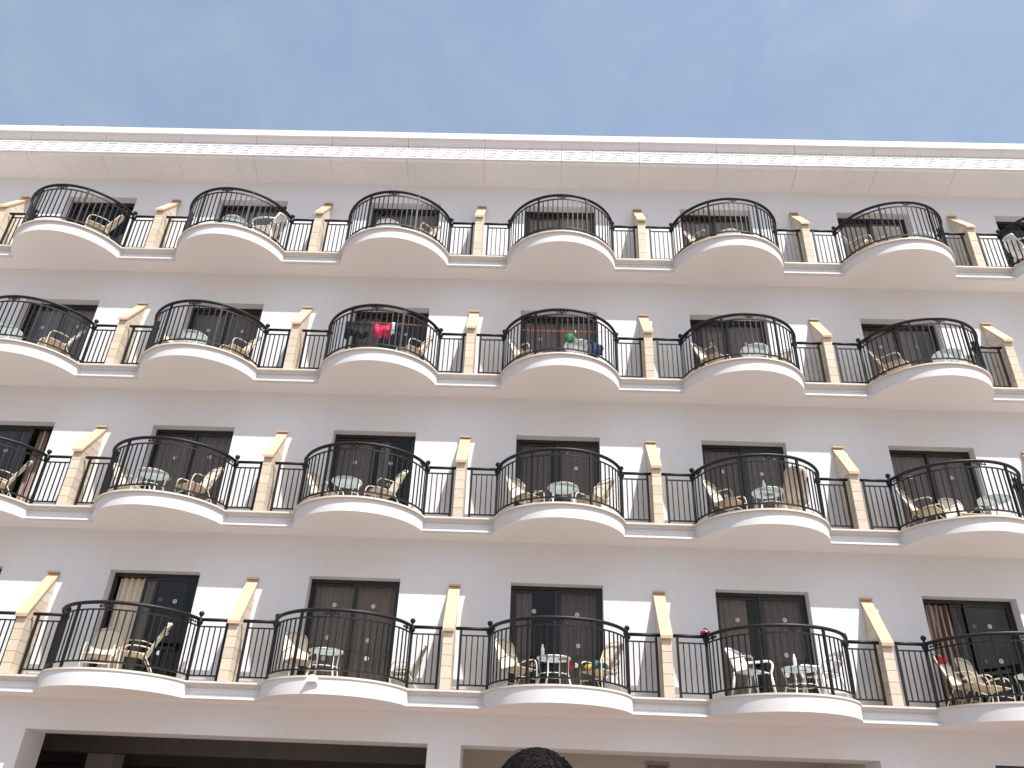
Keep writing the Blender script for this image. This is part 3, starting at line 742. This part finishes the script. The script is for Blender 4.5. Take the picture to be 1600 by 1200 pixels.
# ------------------------------------------------------------------ person in front of the camera, only the hair in view
PX, PY, PT = 9.405, -13.254, -2.216      # crown of the head
Hh = PT - GZ
def person():
    vs = []; es = []; rad = []
    def v(x, y, z, r): vs.append((x, y, z)); rad.append(r); return len(vs)-1
    k = Hh/1.70
    pel = v(0, 0, .95, (.155, .115)); ab = v(0, .01, 1.10, (.140, .10)); ch = v(0, 0, 1.28, (.165, .115)); up = v(0, -.01, 1.40, (.10, .085)); nk = v(0, 0, 1.475, (.056, .058)); h1 = v(0, .015, 1.54, (.066, .078)); h2 = v(0, .015, 1.60, (.074, .092)); h3 = v(0, .005, 1.645, (.058, .075))
    es += [(pel, ab), (ab, ch), (ch, up), (up, nk), (nk, h1), (h1, h2), (h2, h3)]
    for s in (-1, 1):
        a = v(s*.17, -.01, 1.385, (.062, .062)); b = v(s*.235, -.02, 1.11, (.044, .044)); c = v(s*.25, .05, .86, (.030, .032)); d = v(s*.245, .08, .77, (.024, .038))
        es += [(up, a), (a, b), (b, c), (c, d)]
        for q, (dx, ln, r_) in enumerate(((-.030, .075, .009), (-.010, .09, .0095), (.010, .085, .009), (.028, .065, .008))):
            e1 = v(s*.245 , .08 + dx, .77 - ln*.55, (r_, r_)); e2 = v(s*.238, .085 + dx, .77 - ln, (r_, r_)); es += [(d, e1), (e1, e2)]
        t1 = v(s*.225, .12, .80, (.010, .010)); t2 = v(s*.215, .135, .765, (.009, .009)); es += [(d, t1), (t1, t2)]
        a = v(s*.095, 0, .86, (.090, .090)); b = v(s*.10, .012, .50, (.058, .060)); c = v(s*.105, -.02, .09, (.040, .042)); d = v(s*.11, .08, .04, (.042, .034)); e_ = v(s*.115, .17, .03, (.036, .025))
        es += [(pel, a), (a, b), (b, c), (c, d), (d, e_)]
    me = bpy.data.meshes.new('body'); me.from_pydata([(x*k, y*k, z*k) for x, y, z in vs], es, [])
    o = bpy.data.objects.new('body_tmp', me); col.objects.link(o)
    md = o.modifiers.new('skin', 'SKIN'); md.use_smooth_shade = True
    sv = me.skin_vertices[0].data
    for i, r_ in enumerate(rad): sv[i].radius = (r_[0]*k, r_[1]*k); sv[i].use_root = (i == 0)
    sb = o.modifiers.new('sub', 'SUBSURF'); sb.levels = 2; sb.render_levels = 2
    dg = bpy.context.evaluated_depsgraph_get(); me2 = bpy.data.meshes.new_from_object(o.evaluated_get(dg)); bpy.data.objects.remove(o)
    me2.materials.clear()
    for m_ in (mat('skin', (0.42, 0.24, 0.16), 0.55), cloth('shirt', (0.20, 0.24, 0.30)), cloth('trousers', (0.05, 0.055, 0.08)), mat('shoe', (0.03, 0.03, 0.03), 0.5)): me2.materials.append(m_)
    for p in me2.polygons:
        z = p.center.z/k; x = abs(p.center.x)/k
        p.material_index = 3 if z < .085 else 2 if z < .98 and x < .20 else 1 if z < 1.45 and not (x > .19 and z < 1.16) else 0
        p.use_smooth = True
    # face: nose and ears as small bulges pulled out of the head
    for vv in me2.vertices:
        x, y, z = vv.co.x/k, vv.co.y/k, vv.co.z/k
        if z > 1.5:
            if y > .06: vv.co.y += k*.022*math.exp(-(x/.014)**2 - ((z-1.575)/.022)**2) - k*.008*math.exp(-((abs(x)-.032)/.014)**2 - ((z-1.60)/.012)**2)
            if abs(x) > .05: vv.co.x += math.copysign(k*.016*math.exp(-((y-.005)/.018)**2 - ((z-1.58)/.024)**2), x)
    return me2
pe = obj('person', person(), None, (PX, PY, GZ))
tag(pe, 'person with short dark hair, only the crown of the head in view at bottom', 'person')
# hair: a scalp shell and several hundred locks
hm = MB(); rn = random.Random(5)
hx, hy, hz = .086, .102, .098; hc = Vector((0, .005, Hh - hz - .004))
def scalp(u, v):
    a = 2*math.pi*u; t = v*1.75
    return (hc.x + hx*math.sin(t)*math.cos(a), hc.y + hy*math.sin(t)*math.sin(a) - .004, hc.z + hz*math.cos(t))
hm.grid(scalp, 25, 12)
def onhead(n, k): return hc + Vector((n.x*hx, n.y*hy, n.z*hz))*k
whorl = Vector((.25, -.30, .92)).normalized()
for i in range(5200):
    a = rn.uniform(0, 2*math.pi); t = math.acos(1 - rn.random()*1.05)
    n = Vector((math.sin(t)*math.cos(a), math.sin(t)*math.sin(a), math.cos(t)))
    flow = (n - whorl); flow += whorl.cross(n)*.55 + Vector((-.25, .25, 0)) + Vector((rn.uniform(-.35, .35), rn.uniform(-.35, .35), rn.uniform(-.2, .2)))
    flow -= n*flow.dot(n); flow.normalize()
    L = rn.uniform(.25, .55); lift = rn.uniform(.0, .05); fly = rn.random() < .035
    pts = []
    for q in range(5):
        m_ = (n + flow*L*q/4).normalized()
        pts.append(onhead(m_, 1.0 + lift*math.sin(math.pi*q/4*.8) + (.035*q/4*rn.uniform(.5, 2.2) if fly else .012*q/4)))
    hm.tube(pts, [.0013, .0013, .0011, .0008, .0002], 3, caps=False)
hmat = mat('dark_hair', (0.007, 0.005, 0.005), 0.7, 0.3, 60, spec=0.15)
obj('hair', hm.mesh('hair', hmat), pe)
